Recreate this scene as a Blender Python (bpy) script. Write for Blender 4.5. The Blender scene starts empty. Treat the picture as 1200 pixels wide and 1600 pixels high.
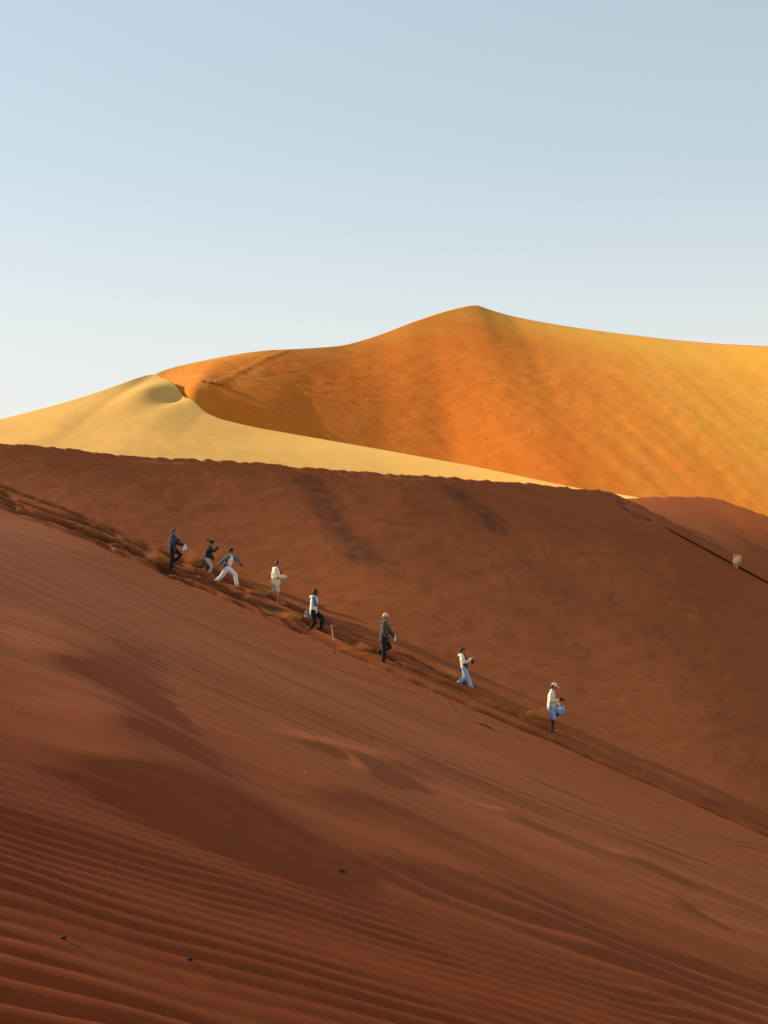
import bpy, bmesh, math, random
import numpy as np
from mathutils import Vector, Matrix

random.seed(7)
RNG = np.random.default_rng(7)
scene = bpy.context.scene
COL = scene.collection
R = math.radians

# ------------------------------------------------------------------ camera
F = 50.0 / 36.0 * 1600.0            # focal length in photo pixels
PITCH = R(3.0)
cam_d = bpy.data.cameras.new('camera')
cam_d.sensor_fit = 'VERTICAL'; cam_d.sensor_height = 36.0; cam_d.lens = 50.0
cam_d.clip_start = 0.05; cam_d.clip_end = 20000
cam = bpy.data.objects.new('camera', cam_d); COL.objects.link(cam)
cam.location = (0, 0, 0); cam.rotation_euler = (R(90) + PITCH, 0, 0)
scene.camera = cam

# ------------------------------------------------------------------ light
SUN_EL, SUN_AZ = 24.5, -62.0        # azimuth measured from +Y towards +X
se, sa = R(SUN_EL), R(SUN_AZ)
S = Vector((math.cos(se) * math.sin(sa), math.cos(se) * math.cos(sa), math.sin(se)))
world = bpy.data.worlds.new('World'); scene.world = world; world.use_nodes = True
nt = world.node_tree; nt.nodes.clear()
sky = nt.nodes.new('ShaderNodeTexSky'); sky.sky_type = 'NISHITA'; sky.sun_disc = False
sky.sun_elevation = se; sky.sun_rotation = sa
sky.altitude = 600; sky.air_density = 1.0; sky.dust_density = 0.6; sky.ozone_density = 0.8
hs = nt.nodes.new('ShaderNodeHueSaturation'); hs.inputs['Saturation'].default_value = 0.58
hs.inputs['Hue'].default_value = 0.488
bgn = nt.nodes.new('ShaderNodeBackground'); bgn.inputs['Strength'].default_value = 0.14
out = nt.nodes.new('ShaderNodeOutputWorld')
# thin even dust veil over the whole sky, paling towards the horizon, the same all the way round
geo = nt.nodes.new('ShaderNodeTexCoord'); sep = nt.nodes.new('ShaderNodeSeparateXYZ')
nt.links.new(geo.outputs['Generated'], sep.inputs[0])
ramp = nt.nodes.new('ShaderNodeValToRGB'); ramp.color_ramp.interpolation = 'B_SPLINE'
VEIL = ((0.0, (.85, .84, .78)), (0.10, (.85, .84, .78)), (0.17, (.76, .79, .755)), (0.235, (.62, .70, .735)), (0.31, (.49, .61, .665)), (0.45, (.455, .585, .65)), (1.0, (.27, .40, .54)))
while len(ramp.color_ramp.elements) < len(VEIL): ramp.color_ramp.elements.new(0.5)
for e_, (pos, c_) in zip(ramp.color_ramp.elements, VEIL): e_.position = pos; e_.color = (*c_, 1)
nt.links.new(sep.outputs['Z'], ramp.inputs[0])
gain = nt.nodes.new('ShaderNodeMix'); gain.data_type = 'RGBA'; gain.blend_type = 'MULTIPLY'; gain.inputs['Factor'].default_value = 1.0
gain.inputs['B'].default_value = (4.71, 4.71, 4.71, 1); gain.clamp_result = False
nt.links.new(ramp.outputs[0], gain.inputs['A'])
mr = nt.nodes.new('ShaderNodeMapRange'); mr.interpolation_type = 'SMOOTHSTEP'
mr.inputs['From Min'].default_value = 0.08; mr.inputs['From Max'].default_value = 0.35
mr.inputs['To Min'].default_value = 0.93; mr.inputs['To Max'].default_value = 0.72
nt.links.new(sep.outputs['Z'], mr.inputs['Value'])
hz = nt.nodes.new('ShaderNodeMix'); hz.data_type = 'RGBA'
nt.links.new(sky.outputs[0], hs.inputs['Color']); nt.links.new(hs.outputs[0], hz.inputs['A']); nt.links.new(gain.outputs['Result'], hz.inputs['B'])
nt.links.new(mr.outputs[0], hz.inputs['Factor']); nt.links.new(hz.outputs['Result'], bgn.inputs[0]); nt.links.new(bgn.outputs[0], out.inputs[0])
sun_d = bpy.data.lights.new('sun', 'SUN'); sun_d.energy = 5.0; sun_d.angle = R(0.55); sun_d.color = (1.0, 0.86, 0.66)
sun = bpy.data.objects.new('sun', sun_d); COL.objects.link(sun)
sun.rotation_euler = S.to_track_quat('Z', 'Y').to_euler()
scene.view_settings.view_transform = 'Standard'; scene.view_settings.look = 'None'
scene.view_settings.exposure = 0.6; scene.view_settings.gamma = 1.0
scene.view_settings.use_curve_mapping = False

# ------------------------------------------------------------------ helpers
cp, sp = math.cos(PITCH), math.sin(PITCH)
def ray(px, py):
    """pixel -> direction with y component 1"""
    a, b = (px - 600.0) / F, (800.0 - py) / F
    y = cp - b * sp; z = sp + b * cp
    return a / y, z / y
def P(px, py, Y):
    u, w = ray(px, py)
    return (u * Y, Y, w * Y)

def vnoise(x, y, seed=0):
    x = np.asarray(x, float); y = np.asarray(y, float)
    xi = np.floor(x).astype(np.int64); yi = np.floor(y).astype(np.int64)
    xf = x - xi; yf = y - yi
    u = xf * xf * xf * (xf * (xf * 6 - 15) + 10); v = yf * yf * yf * (yf * (yf * 6 - 15) + 10)
    def h(a, b):
        n = (a * 374761393 + b * 668265263 + seed * 974711) & 0x7fffffff
        n = ((n ^ (n >> 13)) * 1274126177) & 0x7fffffff
        n = n ^ (n >> 16)
        return (n & 0xffff) / 32767.5 - 1.0
    a = h(xi, yi); b = h(xi + 1, yi); c = h(xi, yi + 1); d = h(xi + 1, yi + 1)
    return (a * (1 - u) + b * u) * (1 - v) + (c * (1 - u) + d * u) * v
def fbm(x, y, o=3, seed=0):
    t = 0; a = 1.0; n = 0
    for k in range(o):
        t = t + a * vnoise(x * 2 ** k, y * 2 ** k, seed + k * 17); n += a; a *= 0.5
    return t / n
def sstep(a, b, x):
    t = np.clip((x - a) / (b - a), 0, 1); return t * t * (3 - 2 * t)

class Curve:
    """smooth function of x through points"""
    def __init__(self, xs, vs, w):
        xs = np.array(xs, float); vs = np.array(vs, float)
        o = np.argsort(xs); xs = xs[o]; vs = vs[o]
        self.gx = np.arange(xs[0] - 5, xs[-1] + 5, 0.1)
        g = np.interp(self.gx, xs, vs)
        if w > 0:
            n = int(w * 3 / 0.1); k = np.exp(-0.5 * (np.arange(-n, n + 1) * 0.1 / w) ** 2); k /= k.sum()
            g = np.convolve(np.pad(g, n, mode='edge'), k, mode='valid')
        self.g = g
    def __call__(self, x):
        return np.interp(x, self.gx, self.g)
def curves3(pts, w):
    a = np.array(pts, float)
    return Curve(a[:, 0], a[:, 1], w), Curve(a[:, 0], a[:, 2], w)

def link(name, me, mat=None, parent=None):
    o = bpy.data.objects.new(name, me); COL.objects.link(o)
    if mat is not None and me is not None and not me.materials: me.materials.append(mat)
    if parent is not None: o.parent = parent
    return o
def tag(o, label=None, cat=None, group=None, kind=None):
    if label: o['label'] = label
    if cat: o['category'] = cat
    if group: o['group'] = group
    if kind: o['kind'] = kind
    return o
def grid_mesh(name, X, Y, Z, attrs=None):
    """X,Y,Z arrays (rows, cols); rows go away from the camera, cols to the right"""
    nr, nc = X.shape
    co = np.stack([X, Y, Z], -1).reshape(-1, 3).astype(np.float32)
    idx = np.arange(nr * nc).reshape(nr, nc)
    q = np.stack([idx[:-1, :-1], idx[:-1, 1:], idx[1:, 1:], idx[1:, :-1]], -1).reshape(-1, 4)
    me = bpy.data.meshes.new(name)
    me.vertices.add(len(co)); me.vertices.foreach_set('co', co.ravel())
    me.loops.add(q.size); me.loops.foreach_set('vertex_index', q.ravel().astype(np.int32))
    me.polygons.add(len(q)); me.polygons.foreach_set('loop_start', np.arange(0, q.size, 4, dtype=np.int32))
    me.polygons.foreach_set('use_smooth', np.ones(len(q), bool))
    me.update(calc_edges=True)
    for k, v in (attrs or {}).items():
        at = me.attributes.new(k, 'FLOAT', 'POINT'); at.data.foreach_set('value', np.asarray(v, np.float32).ravel())
    return me

# ------------------------------------------------------------------ materials
def plain(name, col, rough=0.85, var=0.18, scale=14.0, bump=0.0):
    m = bpy.data.materials.new(name); m.use_nodes = True
    n = m.node_tree.nodes; l = m.node_tree.links; b = n['Principled BSDF']
    b.inputs['Roughness'].default_value = rough
    b.inputs['Specular IOR Level'].default_value = 0.25
    tc = n.new('ShaderNodeTexCoord'); nz = n.new('ShaderNodeTexNoise'); nz.inputs['Scale'].default_value = scale; nz.inputs['Detail'].default_value = 4
    l.new(tc.outputs['Object'], nz.inputs['Vector'])
    mx = n.new('ShaderNodeMix'); mx.data_type = 'RGBA'
    mx.inputs['A'].default_value = (*[c * (1 - var) for c in col], 1); mx.inputs['B'].default_value = (*[min(1, c * (1 + var)) for c in col], 1)
    l.new(nz.outputs['Fac'], mx.inputs['Factor']); l.new(mx.outputs['Result'], b.inputs['Base Color'])
    if bump:
        bp = n.new('ShaderNodeBump'); bp.inputs['Strength'].default_value = bump; bp.inputs['Distance'].default_value = 0.02
        l.new(nz.outputs['Fac'], bp.inputs['Height']); l.new(bp.outputs[0], b.inputs['Normal'])
    return m

def sand(name, col_a, col_b, streak_scale, streak_rot, streak_amt, big_scale, grain_scale, grain_dist, stain_shade_tone_col=None, bump_streak=0.0, dim_col=None):
    """sand: broad colour drift, streaks running with the slope, fine grain relief"""
    m = bpy.data.materials.new(name); m.use_nodes = True
    n = m.node_tree.nodes; l = m.node_tree.links; b = n['Principled BSDF']
    b.inputs['Roughness'].default_value = 1.0; b.inputs['Specular IOR Level'].default_value = 0.05
    tc = n.new('ShaderNodeTexCoord')
    big = n.new('ShaderNodeTexNoise'); big.inputs['Scale'].default_value = big_scale; big.inputs['Detail'].default_value = 5; big.inputs['Roughness'].default_value = 0.55
    l.new(tc.outputs['Object'], big.inputs['Vector'])
    mp = n.new('ShaderNodeMapping'); mp.inputs['Rotation'].default_value = (0, 0, R(streak_rot)); mp.inputs['Scale'].default_value = streak_scale
    l.new(tc.outputs['Object'], mp.inputs['Vector'])
    st = n.new('ShaderNodeTexNoise'); st.inputs['Scale'].default_value = 1.0; st.inputs['Detail'].default_value = 6; st.inputs['Roughness'].default_value = 0.6
    l.new(mp.outputs[0], st.inputs['Vector'])
    gr = n.new('ShaderNodeTexNoise'); gr.inputs['Scale'].default_value = grain_scale; gr.inputs['Detail'].default_value = 9; gr.inputs['Roughness'].default_value = 0.82
    l.new(tc.outputs['Object'], gr.inputs['Vector'])
    def math_(op, a, c):
        k = n.new('ShaderNodeMath'); k.operation = op
        for i, v in enumerate((a, c)):
            if isinstance(v, (int, float)): k.inputs[i].default_value = v
            else: l.new(v, k.inputs[i])
        return k.outputs[0]
    f = math_('ADD', math_('MULTIPLY', math_('SUBTRACT', st.outputs['Fac'], 0.5), streak_amt * 4), math_('MULTIPLY', math_('SUBTRACT', big.outputs['Fac'], 0.5), 1.6))
    f = math_('ADD', math_('ADD', f, math_('MULTIPLY', math_('SUBTRACT', gr.outputs['Fac'], 0.5), 1.8)), 0.5)
    cl = n.new('ShaderNodeClamp'); l.new(f, cl.inputs[0])
    mx = n.new('ShaderNodeMix'); mx.data_type = 'RGBA'
    mx.inputs['A'].default_value = (*col_a, 1); mx.inputs['B'].default_value = (*col_b, 1)
    l.new(cl.outputs[0], mx.inputs['Factor']); res = mx.outputs['Result']
    if stain_shade_tone_col is not None:
        at = n.new('ShaderNodeAttribute'); at.attribute_name = 'stain_shade_tone'  # dark sand stains plus painted track shade; paler sand tone on the orange dune
        m2 = n.new('ShaderNodeMix'); m2.data_type = 'RGBA'; m2.inputs['B'].default_value = (*stain_shade_tone_col, 1)
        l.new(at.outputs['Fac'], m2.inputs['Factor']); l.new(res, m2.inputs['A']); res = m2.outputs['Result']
    if dim_col is not None:                              # foreground dimming put into the colour, darker and redder on the rippled ground
        at = n.new('ShaderNodeAttribute'); at.attribute_name = 'fore_dim'
        m3 = n.new('ShaderNodeMix'); m3.data_type = 'RGBA'; m3.blend_type = 'MULTIPLY'; m3.inputs['B'].default_value = (*dim_col, 1)
        l.new(at.outputs['Fac'], m3.inputs['Factor']); l.new(res, m3.inputs['A']); res = m3.outputs['Result']
    l.new(res, b.inputs['Base Color'])
    bp = n.new('ShaderNodeBump'); bp.inputs['Strength'].default_value = 0.6; bp.inputs['Distance'].default_value = grain_dist
    h = gr.outputs['Fac']
    if bump_streak: h = math_('ADD', h, math_('MULTIPLY', st.outputs['Fac'], bump_streak))
    l.new(h, bp.inputs['Height']); l.new(bp.outputs[0], b.inputs['Normal'])
    return m

M_NEAR = sand('red_sand', (0.27, 0.066, 0.0185), (0.35, 0.096, 0.030), (0.12, 1.6, 1.0), -24, 0.16, 0.05, 5.0, 0.010, stain_shade_tone_col=(0.062, 0.028, 0.017), bump_streak=0.5, dim_col=(.70, .54, .44))
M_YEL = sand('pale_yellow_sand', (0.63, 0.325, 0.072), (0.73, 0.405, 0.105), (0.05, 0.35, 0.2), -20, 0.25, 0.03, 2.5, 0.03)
M_MTN = sand('orange_sand', (0.57, 0.125, 0.010), (0.71, 0.19, 0.019), (0.12, 0.12, 0.1), 0, 0.25, 0.012, 0.9, 0.16, stain_shade_tone_col=(0.68, 0.32, 0.045), bump_streak=0.4)
M_GROUND = sand('valley_sand', (0.5, 0.26, 0.09), (0.6, 0.33, 0.12), (0.01, 0.03, 0.02), 0, 0.3, 0.004, 0.6, 0.05)

# ================================================================== NEAR DUNE
# foot track line (break of slope) and crest, pixel + metres away
T_pix = [(0, 792, 63.5), (150, 847, 61.6), (250, 892, 60.2), (330, 927, 58.8), (385, 952, 57.8), (520, 1012, 55.0), (564, 1030, 54.2), (644, 1066, 53),
         (728, 1102, 52), (800, 1133, 51.2), (865, 1160, 50.6), (1007, 1222, 49.2), (1083, 1256, 48.3), (1200, 1307, 47)]
R_pix = [(0, 692, 71), (150, 706, 72), (300, 716, 73.5), (450, 728, 75), (640, 741, 77.5), (800, 754, 80.5), (950, 767, 84), (1010, 794, 82.6), (1080, 831, 81), (1200, 895, 78.6)]
T_pts = [P(*p) for p in T_pix]; R_pts = [P(*p) for p in R_pix]
T_pts += [(-25, 65.5, 6.6), (-35, 67, 9.0), (-50, 68, 10.3), (-80, 68, 9.5), (-140, 60, 2), (25, 43, -13.5), (50, 36, -25), (90, 30, -43), (140, 26, -60)]
R_pts += [(-28, 71.5, 8.2), (-37, 72.5, 9.6), (-52, 73.5, 10.7), (-80, 74, 9.9), (-140, 66, 2.4), (30, 72, -4.2), (50, 66, -16), (90, 60, -37), (140, 56, -58)]
yT, zT = curves3(T_pts, 1.0)
yR, zR = curves3(R_pts, 0.35)
EYE = 1.6
z0 = Curve([-140, -60, -30, -18, -8, 0, 8, 20, 60, 140], [4, 12, 9.6, 6.9, 1.9 + 0.2, -EYE, -EYE - 3.3, -EYE - 8.4, -EYE - 25, -EYE - 50], 2.0)

def near_base(x, y):
    x = np.asarray(x, float); y = np.asarray(y, float)
    a, b, c, d = yT(x), zT(x), yR(x), zR(x)
    t = np.clip(y / a, -0.3, 1.0)
    fore = z0(x) + (b - z0(x)) * sstep(-0.25, 1.0, t) ** 1.15
    fore0 = z0(x) + (b - z0(x)) * (sstep(-0.25, 1.0, np.zeros_like(t)) ** 1.15)
    fore = fore - (fore0 - z0(x)) * (1 - t)
    tp = np.clip(t, 0, 1); fore = fore - 6.5 * tp ** 4 * (1 - tp)
    t2 = np.clip((y - a) / (c - a), 0, 1)
    face = b + (d - b) * (0.9 * t2 + 0.1 * t2 * t2)
    back = d - 0.30 * np.maximum(0, y - c) - 0.10 * (1 - np.exp(-np.maximum(0, y - c) / 0.5))
    return np.where(y <= a, fore, np.where(y <= c, face, back))
def hit(px, py, zf=near_base, y0=2.0, y1=110.0):
    u, w = ray(px, py)
    ys = np.linspace(y0, y1, 6000)
    d = w * ys - zf(u * ys, ys)
    k = np.argmax(d < 0)
    if d[k] >= 0: k = len(ys) - 1
    if k > 0:
        t = d[k - 1] / (d[k - 1] - d[k]); Y = ys[k - 1] + t * (ys[k] - ys[k - 1])
    else: Y = ys[0]
    return np.array([u * Y, Y, w * Y])

# pits: (x, y, dirx, diry, half length, half width, depth)
PITS = []
def path_pits(pix, step, ln, wd, dp, jit, drop=0.15):
    pts = [hit(*p)[:2] for p in pix]
    for a, b in zip(pts[:-1], pts[1:]):
        L = np.linalg.norm(b - a); d = (b - a) / L; s = random.random() * step
        while s < L:
            if random.random() > drop:
                p = a + d * s
                PITS.append((p[0] + random.gauss(0, jit * 0.4), p[1] + random.gauss(0, jit), d[0], d[1] + random.gauss(0, .08), ln * random.uniform(.6, 1.5), wd * random.uniform(.7, 1.4), dp * random.uniform(.5, 1.5)))
            s += step * random.uniform(.7, 1.3)
L1 = [(-30, 737), (100, 787), (200, 831), (240, 850), (320, 882), (375, 907), (460, 942), (525, 977), (585, 1000), (614, 1014), (660, 1034), (690, 1050), (733, 1068)]
L2 = [(-30, 760), (150, 830), (300, 893), (400, 937), (480, 970), (540, 998), (606, 1026), (630, 1038), (692, 1064), (752, 1089), (790, 1108), (820, 1120), (862, 1138)]
L3 = [(-30, 783), (150, 846), (250, 891), (330, 925), (385, 950), (520, 1011), (564, 1029), (644, 1065), (728, 1101), (800, 1132), (865, 1159), (908, 1178), (1007, 1221), (1083, 1255), (1162, 1290), (1230, 1318)]
path_pits(L1, 0.85, .50, .12, .15, .07)
path_pits(L2, 0.82, .52, .13, .17, .07)
path_pits(L3, 0.85, .55, .13, .18, .05, .08)
for off in (-14, 6, 17):                                   # the trampled band where all the paths run together
    path_pits([(-30, 762 + off), (150, 832 + off), (300, 897 + off), (420, 948 + off), (520, 1000 + off * .5)], 0.95, .45, .13, .13, .22)
path_pits([(885, 1150), (950, 1180), (1050, 1226), (1160, 1275), (1220, 1303)], 1.6, .30, .08, .05, .05, .25)
path_pits([(900, 758), (985, 795), (1040, 822)], 0.9, .25, .15, .08, .2)
PITS = np.array(PITS); PITS[:, 4] *= 1.25; PITS[:, 5] *= 1.0; PITS[:, 6] *= 1.5

# little lee steps on the foreground: start pixel, end pixel, height, long side, steep side
CREASE = [((20, 1003), (215, 1088), .16, 3.2, .6), ((470, 1155), (595, 1212), .13, 2.6, .5), ((975, 1335), (1125, 1408), .13, 2.6, .5), ((940, 1370), (1075, 1412), .14, 1.5, .35),
          ((780, 1262), (870, 1312), .14, 1.6, .4), ((60, 1090), (330, 1195), .10, 2.0, .7), ((0, 1135), (420, 1300), .08, 1.5, .5), ((420, 1215), (760, 1330), .08, 2.0, .6),
          ((550, 1330), (1000, 1500), .07, 1.6, .5), ((100, 1195), (560, 1345), .10, 1.0, .3), ((800, 1400), (1200, 1530), .06, 1.4, .4)]
CREASE = [(hit(*a)[:2], hit(*b)[:2], h, wl, ws) for a, b, h, wl, ws in CREASE]

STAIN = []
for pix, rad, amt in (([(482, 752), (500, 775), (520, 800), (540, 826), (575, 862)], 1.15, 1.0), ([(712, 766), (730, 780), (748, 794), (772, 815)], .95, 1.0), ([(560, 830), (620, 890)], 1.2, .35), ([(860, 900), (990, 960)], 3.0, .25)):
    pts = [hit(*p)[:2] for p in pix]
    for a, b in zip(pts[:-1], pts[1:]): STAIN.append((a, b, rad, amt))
def segdist(x, y, a, b):
    d = b - a; t = np.clip(((x - a[0]) * d[0] + (y - a[1]) * d[1]) / (d @ d), 0, 1)
    return np.hypot(x - a[0] - t * d[0], y - a[1] - t * d[1]), t

def near_detail(x, y):
    z = np.zeros_like(x)
    a, c = yT(x), yR(x)
    fg = sstep(0.0, 0.8, (a - y) / 5.0)                       # 1 on the foreground slope
    wx = x + 2.0 * vnoise(x / 9, y / 9, 5); wy = y + 1.5 * vnoise(x / 8, y / 8, 6)
    q = wy - 0.42 * wx; al = wx + 0.42 * wy
    near = sstep(4, 16, y)
    z += fg * near * 0.06 * fbm(al / 16, q / 4.2, 3, 11)
    z += fg * near * 0.016 * fbm(al / 14, q / 0.8, 3, 12)
    z += fg * 0.03 * fbm(al / 5, q / 1.3, 3, 13)
    # wind ripples at the photographer's feet
    lam = 0.20
    qq = y - 0.72 * x + 0.30 * vnoise(x / 1.7, y / 1.7, 21) + 0.05 * vnoise(x / .5, y / .6, 22)
    mask = 1 - sstep(7.0, 9.6, y - 0.46 * x + 0.8 * vnoise(x / 2.5, y / 2, 25))
    ph = qq / lam + 0.5 * vnoise(x / 1.1, y / 1.1, 23)
    fr = ph - np.floor(ph)
    prof = .5 - .5 * np.cos(2 * np.pi * (fr + .06 * np.sin(2 * np.pi * fr)))
    z += mask * 0.011 * (prof - .5) * (0.75 + .6 * vnoise(x / .9, y / .5, 24))
    # weak ripples further off
    ph2 = (q / 0.62); m2 = (1 - mask) * fg * sstep(.0, .5, fbm(al / 10, q / 4, 2, 31))
    z += m2 * 0.012 * np.sin(2 * np.pi * (ph2 + .6 * vnoise(x / 3, y / 2, 32)))
    # lee steps
    for p0, p1, h, wl, ws in CREASE:
        d = p1 - p0; L = np.hypot(*d); d = d / L; nrm = np.array([d[1], -d[0]])   # nrm points to the camera side
        s = (x - p0[0]) * d[0] + (y - p0[1]) * d[1]
        n_ = (x - p0[0]) * nrm[0] + (y - p0[1]) * nrm[1] + 0.35 * np.sin(s / L * 5 + p0[0])
        h, ws = .045 + h * .2, ws * .75; env = sstep(-.4, .5, s / L) * (1 - sstep(.5, 1.35, s / L))
        z += fg * h * env * np.where(n_ < 0, np.exp(-(n_ / (wl * 1.5)) ** 2), np.exp(-(n_ / ws) ** 2))
    # upper face: soft slump relief
    fc = (y > a) & (y <= c)
    f2 = np.where(fc, sstep(0, .15, (y - a) / (c - a)), 0)
    r = x * .62 + y * .78; s_ = x * .78 - y * .62
    z += f2 * (0.10 * fbm(r / 3.0, s_ / 9.0, 4, 41) + .02 * fbm(x / .8, y / .8, 3, 42))
    t2 = np.clip((y - a) / (c - a), 0, 1)
    z -= f2 * 0.9 * np.sin(np.pi * t2) ** 1.0 * 0.35                                # hollowed face
    # crest broken by footprints, small cornice blocks
    e = y - c
    cr = np.exp(-(e / .32) ** 2)
    z += cr * (0.10 * fbm(x / .38, y / .8 + 3, 2, 51) + 0.03 * vnoise(x / 1.6, 0 * x, 52))
    z -= (.04 + .07 * sstep(12.5, 15, x)) * np.exp(-((e + .42 + .10 * vnoise(x / 1.3, 0 * x, 53)) / .17) ** 2) * (0.6 + .6 * vnoise(x / .8, 0 * x, 54))
    # churned sand between the tracks
    band = np.exp(-((y - a - 1.6) / 1.6) ** 2) * (1 - sstep(-2, 6, x))
    z += band * 0.03 * fbm(x / .9 + y * .2, y / .35, 3, 61)
    return z
def add_pits(x, y, z, track_shade=None):
    sh = x.shape; xf = x.ravel(); yf = y.ravel(); zf = z.ravel()
    sel = np.where((yf > 38) & (yf < 90) & (np.abs(xf) < 26))[0]
    xs, ys = xf[sel], yf[sel]; o = np.argsort(xs); sel = sel[o]; xs = xs[o]; ys = ys[o]
    for (px, py, dx, dy, ln, wd, dp) in PITS:
        i0, i1 = np.searchsorted(xs, [px - 2.2, px + 2.2]); X = xs[i0:i1] - px; Y = ys[i0:i1] - py
        k = np.abs(Y) < 1.6
        X, Y = X[k], Y[k]
        s = X * dx + Y * dy; n_ = -X * dy + Y * dx
        w = -dp * np.exp(-(s / ln) ** 2 - (n_ / wd) ** 2)
        w += .10 * dp * np.exp(-((s - 1.35 * ln) / (.55 * ln)) ** 2 - (n_ / (1.3 * wd)) ** 2)     # sand pushed downhill
        w += .06 * dp * np.exp(-(s / ln) ** 2) * np.exp(-((n_ + 1.9 * wd) / (.8 * wd)) ** 2)
        zf[sel[i0:i1][k]] += w
        if track_shade is not None:
            ii = sel[i0:i1][k]; track_shade[ii] = np.maximum(track_shade[ii], np.exp(-(s / (1.1 * ln)) ** 2 - (n_ / (1.1 * wd)) ** 2) * min(1, dp / .17))
    return zf.reshape(sh)

GROOVES = []
for pl, wd, dp in ((L1, .13, .22), (L2, .14, .34), (L3, .17, .55), ([(885, 1150), (950, 1180), (1050, 1226), (1160, 1275), (1220, 1303)], .08, .05), ([(-30, 752), (150, 820), (300, 884), (380, 918)], .14, .22), ([(-30, 772), (150, 838), (300, 901), (400, 945), (520, 1002)], .14, .26)):
    q = [hit(*p)[:2] for p in pl]; GROOVES.append((q, wd, dp))
def add_grooves(x, y, z, track_shade=None):
    sh = x.shape; xf = x.ravel(); yf = y.ravel(); zf = z.ravel()
    sel = np.where((yf > 38) & (yf < 72) & (np.abs(xf) < 24))[0]
    xs, ys = xf[sel], yf[sel]; wob = .10 * vnoise(xs / 1.1, ys / 1.1, 131) + .05 * vnoise(xs / .4, ys / .4, 132)
    for gi, (q, wd, dp) in enumerate(GROOVES):
        best = np.full(len(xs), 9.0)
        for a, b in zip(q[:-1], q[1:]):
            d = b - a; t = np.clip(((xs - a[0]) * d[0] + (ys - a[1]) * d[1]) / (d @ d), 0, 1)
            dx, dy = xs - a[0] - t * d[0], ys - a[1] - t * d[1]
            n_ = np.hypot(dx, dy) * np.sign(d[0] * dy - d[1] * dx)
            best = np.where(np.abs(n_) < np.abs(best), n_, best)
        n_ = best + wob
        m = np.clip(.55 + 1.0 * vnoise(xs / 1.3 + gi * 7, ys * 0 + gi, 133), .08, 1.3)
        zf[sel] += -dp * m * np.exp(-(n_ / wd) ** 2) + .10 * dp * m * np.exp(-((n_ + 2.1 * wd) / (1.0 * wd)) ** 2)
        if track_shade is not None: track_shade[sel] = np.maximum(track_shade[sel], min(1, dp / .22) * np.minimum(1, 1.8 * m) * np.exp(-(n_ / (1.15 * wd)) ** 4))
    return zf.reshape(sh)
def dense_s(inner, n_in, outer, n_out):
    a = np.linspace(-inner, inner, n_in); g = inner + (outer - inner) * (np.linspace(0, 1, n_out + 1)[1:] ** 1.7)
    return np.concatenate([-g[::-1], a, g])
def build_near():
    s = dense_s(0.315, 690, 2.2, 40)
    ys = [0.3]
    while ys[-1] < 58.0:
        y = ys[-1]
        ys.append(y + min(max(y * y / 1100.0, 0.017 if y > 2.5 else .1), 0.18 if y < 55.8 else 0.05))
    ynom = np.array(ys); ynom *= 58.0 / ynom[-1]
    rows = []
    for y in ynom:
        x = s * (y + 2.0); rows.append((x, y * yT(x) / 58.0))
    nt_ = 270
    for i in range(1, nt_ + 1):
        q = i / nt_; t = .35 * q / .62 if q < .62 else .35 + .65 * (q - .62) / .38
        x = s * (60.0 + 22 * t); rows.append((x, yT(x) + (yR(x) - yT(x)) * t))
    for d in list(np.arange(.1, 2.0, .12)) + list(np.linspace(2.0, 45, 30)):
        x = s * (82.0 + d); rows.append((x, yR(x) + d))
    X = np.array([r[0] for r in rows]); Y = np.array([r[1] for r in rows])
    Z = near_base(X, Y) + near_detail(X, Y)
    track_shade = np.zeros(X.size); Z = add_grooves(X, Y, add_pits(X, Y, Z, track_shade), track_shade)  # shade of the pits and grooves, painted dark into the sand colour
    st = np.zeros_like(X)
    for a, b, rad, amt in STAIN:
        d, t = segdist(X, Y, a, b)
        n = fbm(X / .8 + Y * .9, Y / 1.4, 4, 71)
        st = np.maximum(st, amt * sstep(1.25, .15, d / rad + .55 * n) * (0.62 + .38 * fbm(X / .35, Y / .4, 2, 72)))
    me = grid_mesh('near_dune', X, Y, Z, {'stain_shade_tone': np.clip(np.maximum(st * .8, .9 * track_shade.reshape(X.shape)), 0, 1), 'fore_dim': 1 - sstep(5, 17, Y - .46 * X + 2 * vnoise(X / 4, Y / 3, 77))})
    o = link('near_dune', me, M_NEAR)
    tag(o, 'red brown sand dune slope in grazing shade that the people run down', 'sand dune', kind='structure')
    return X, Y, Z
NX, NY, NZ = build_near()
def ground(x, y):
    """height of the finished near dune under a point"""
    xx = np.array([[x]]); yy = np.array([[y]])
    return float(add_pits(xx, yy, near_base(xx, yy) + near_detail(xx, yy))[0, 0])
def near_full(x, y):
    return near_base(x, y) + near_detail(np.asarray(x, float), np.asarray(y, float))

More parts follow.
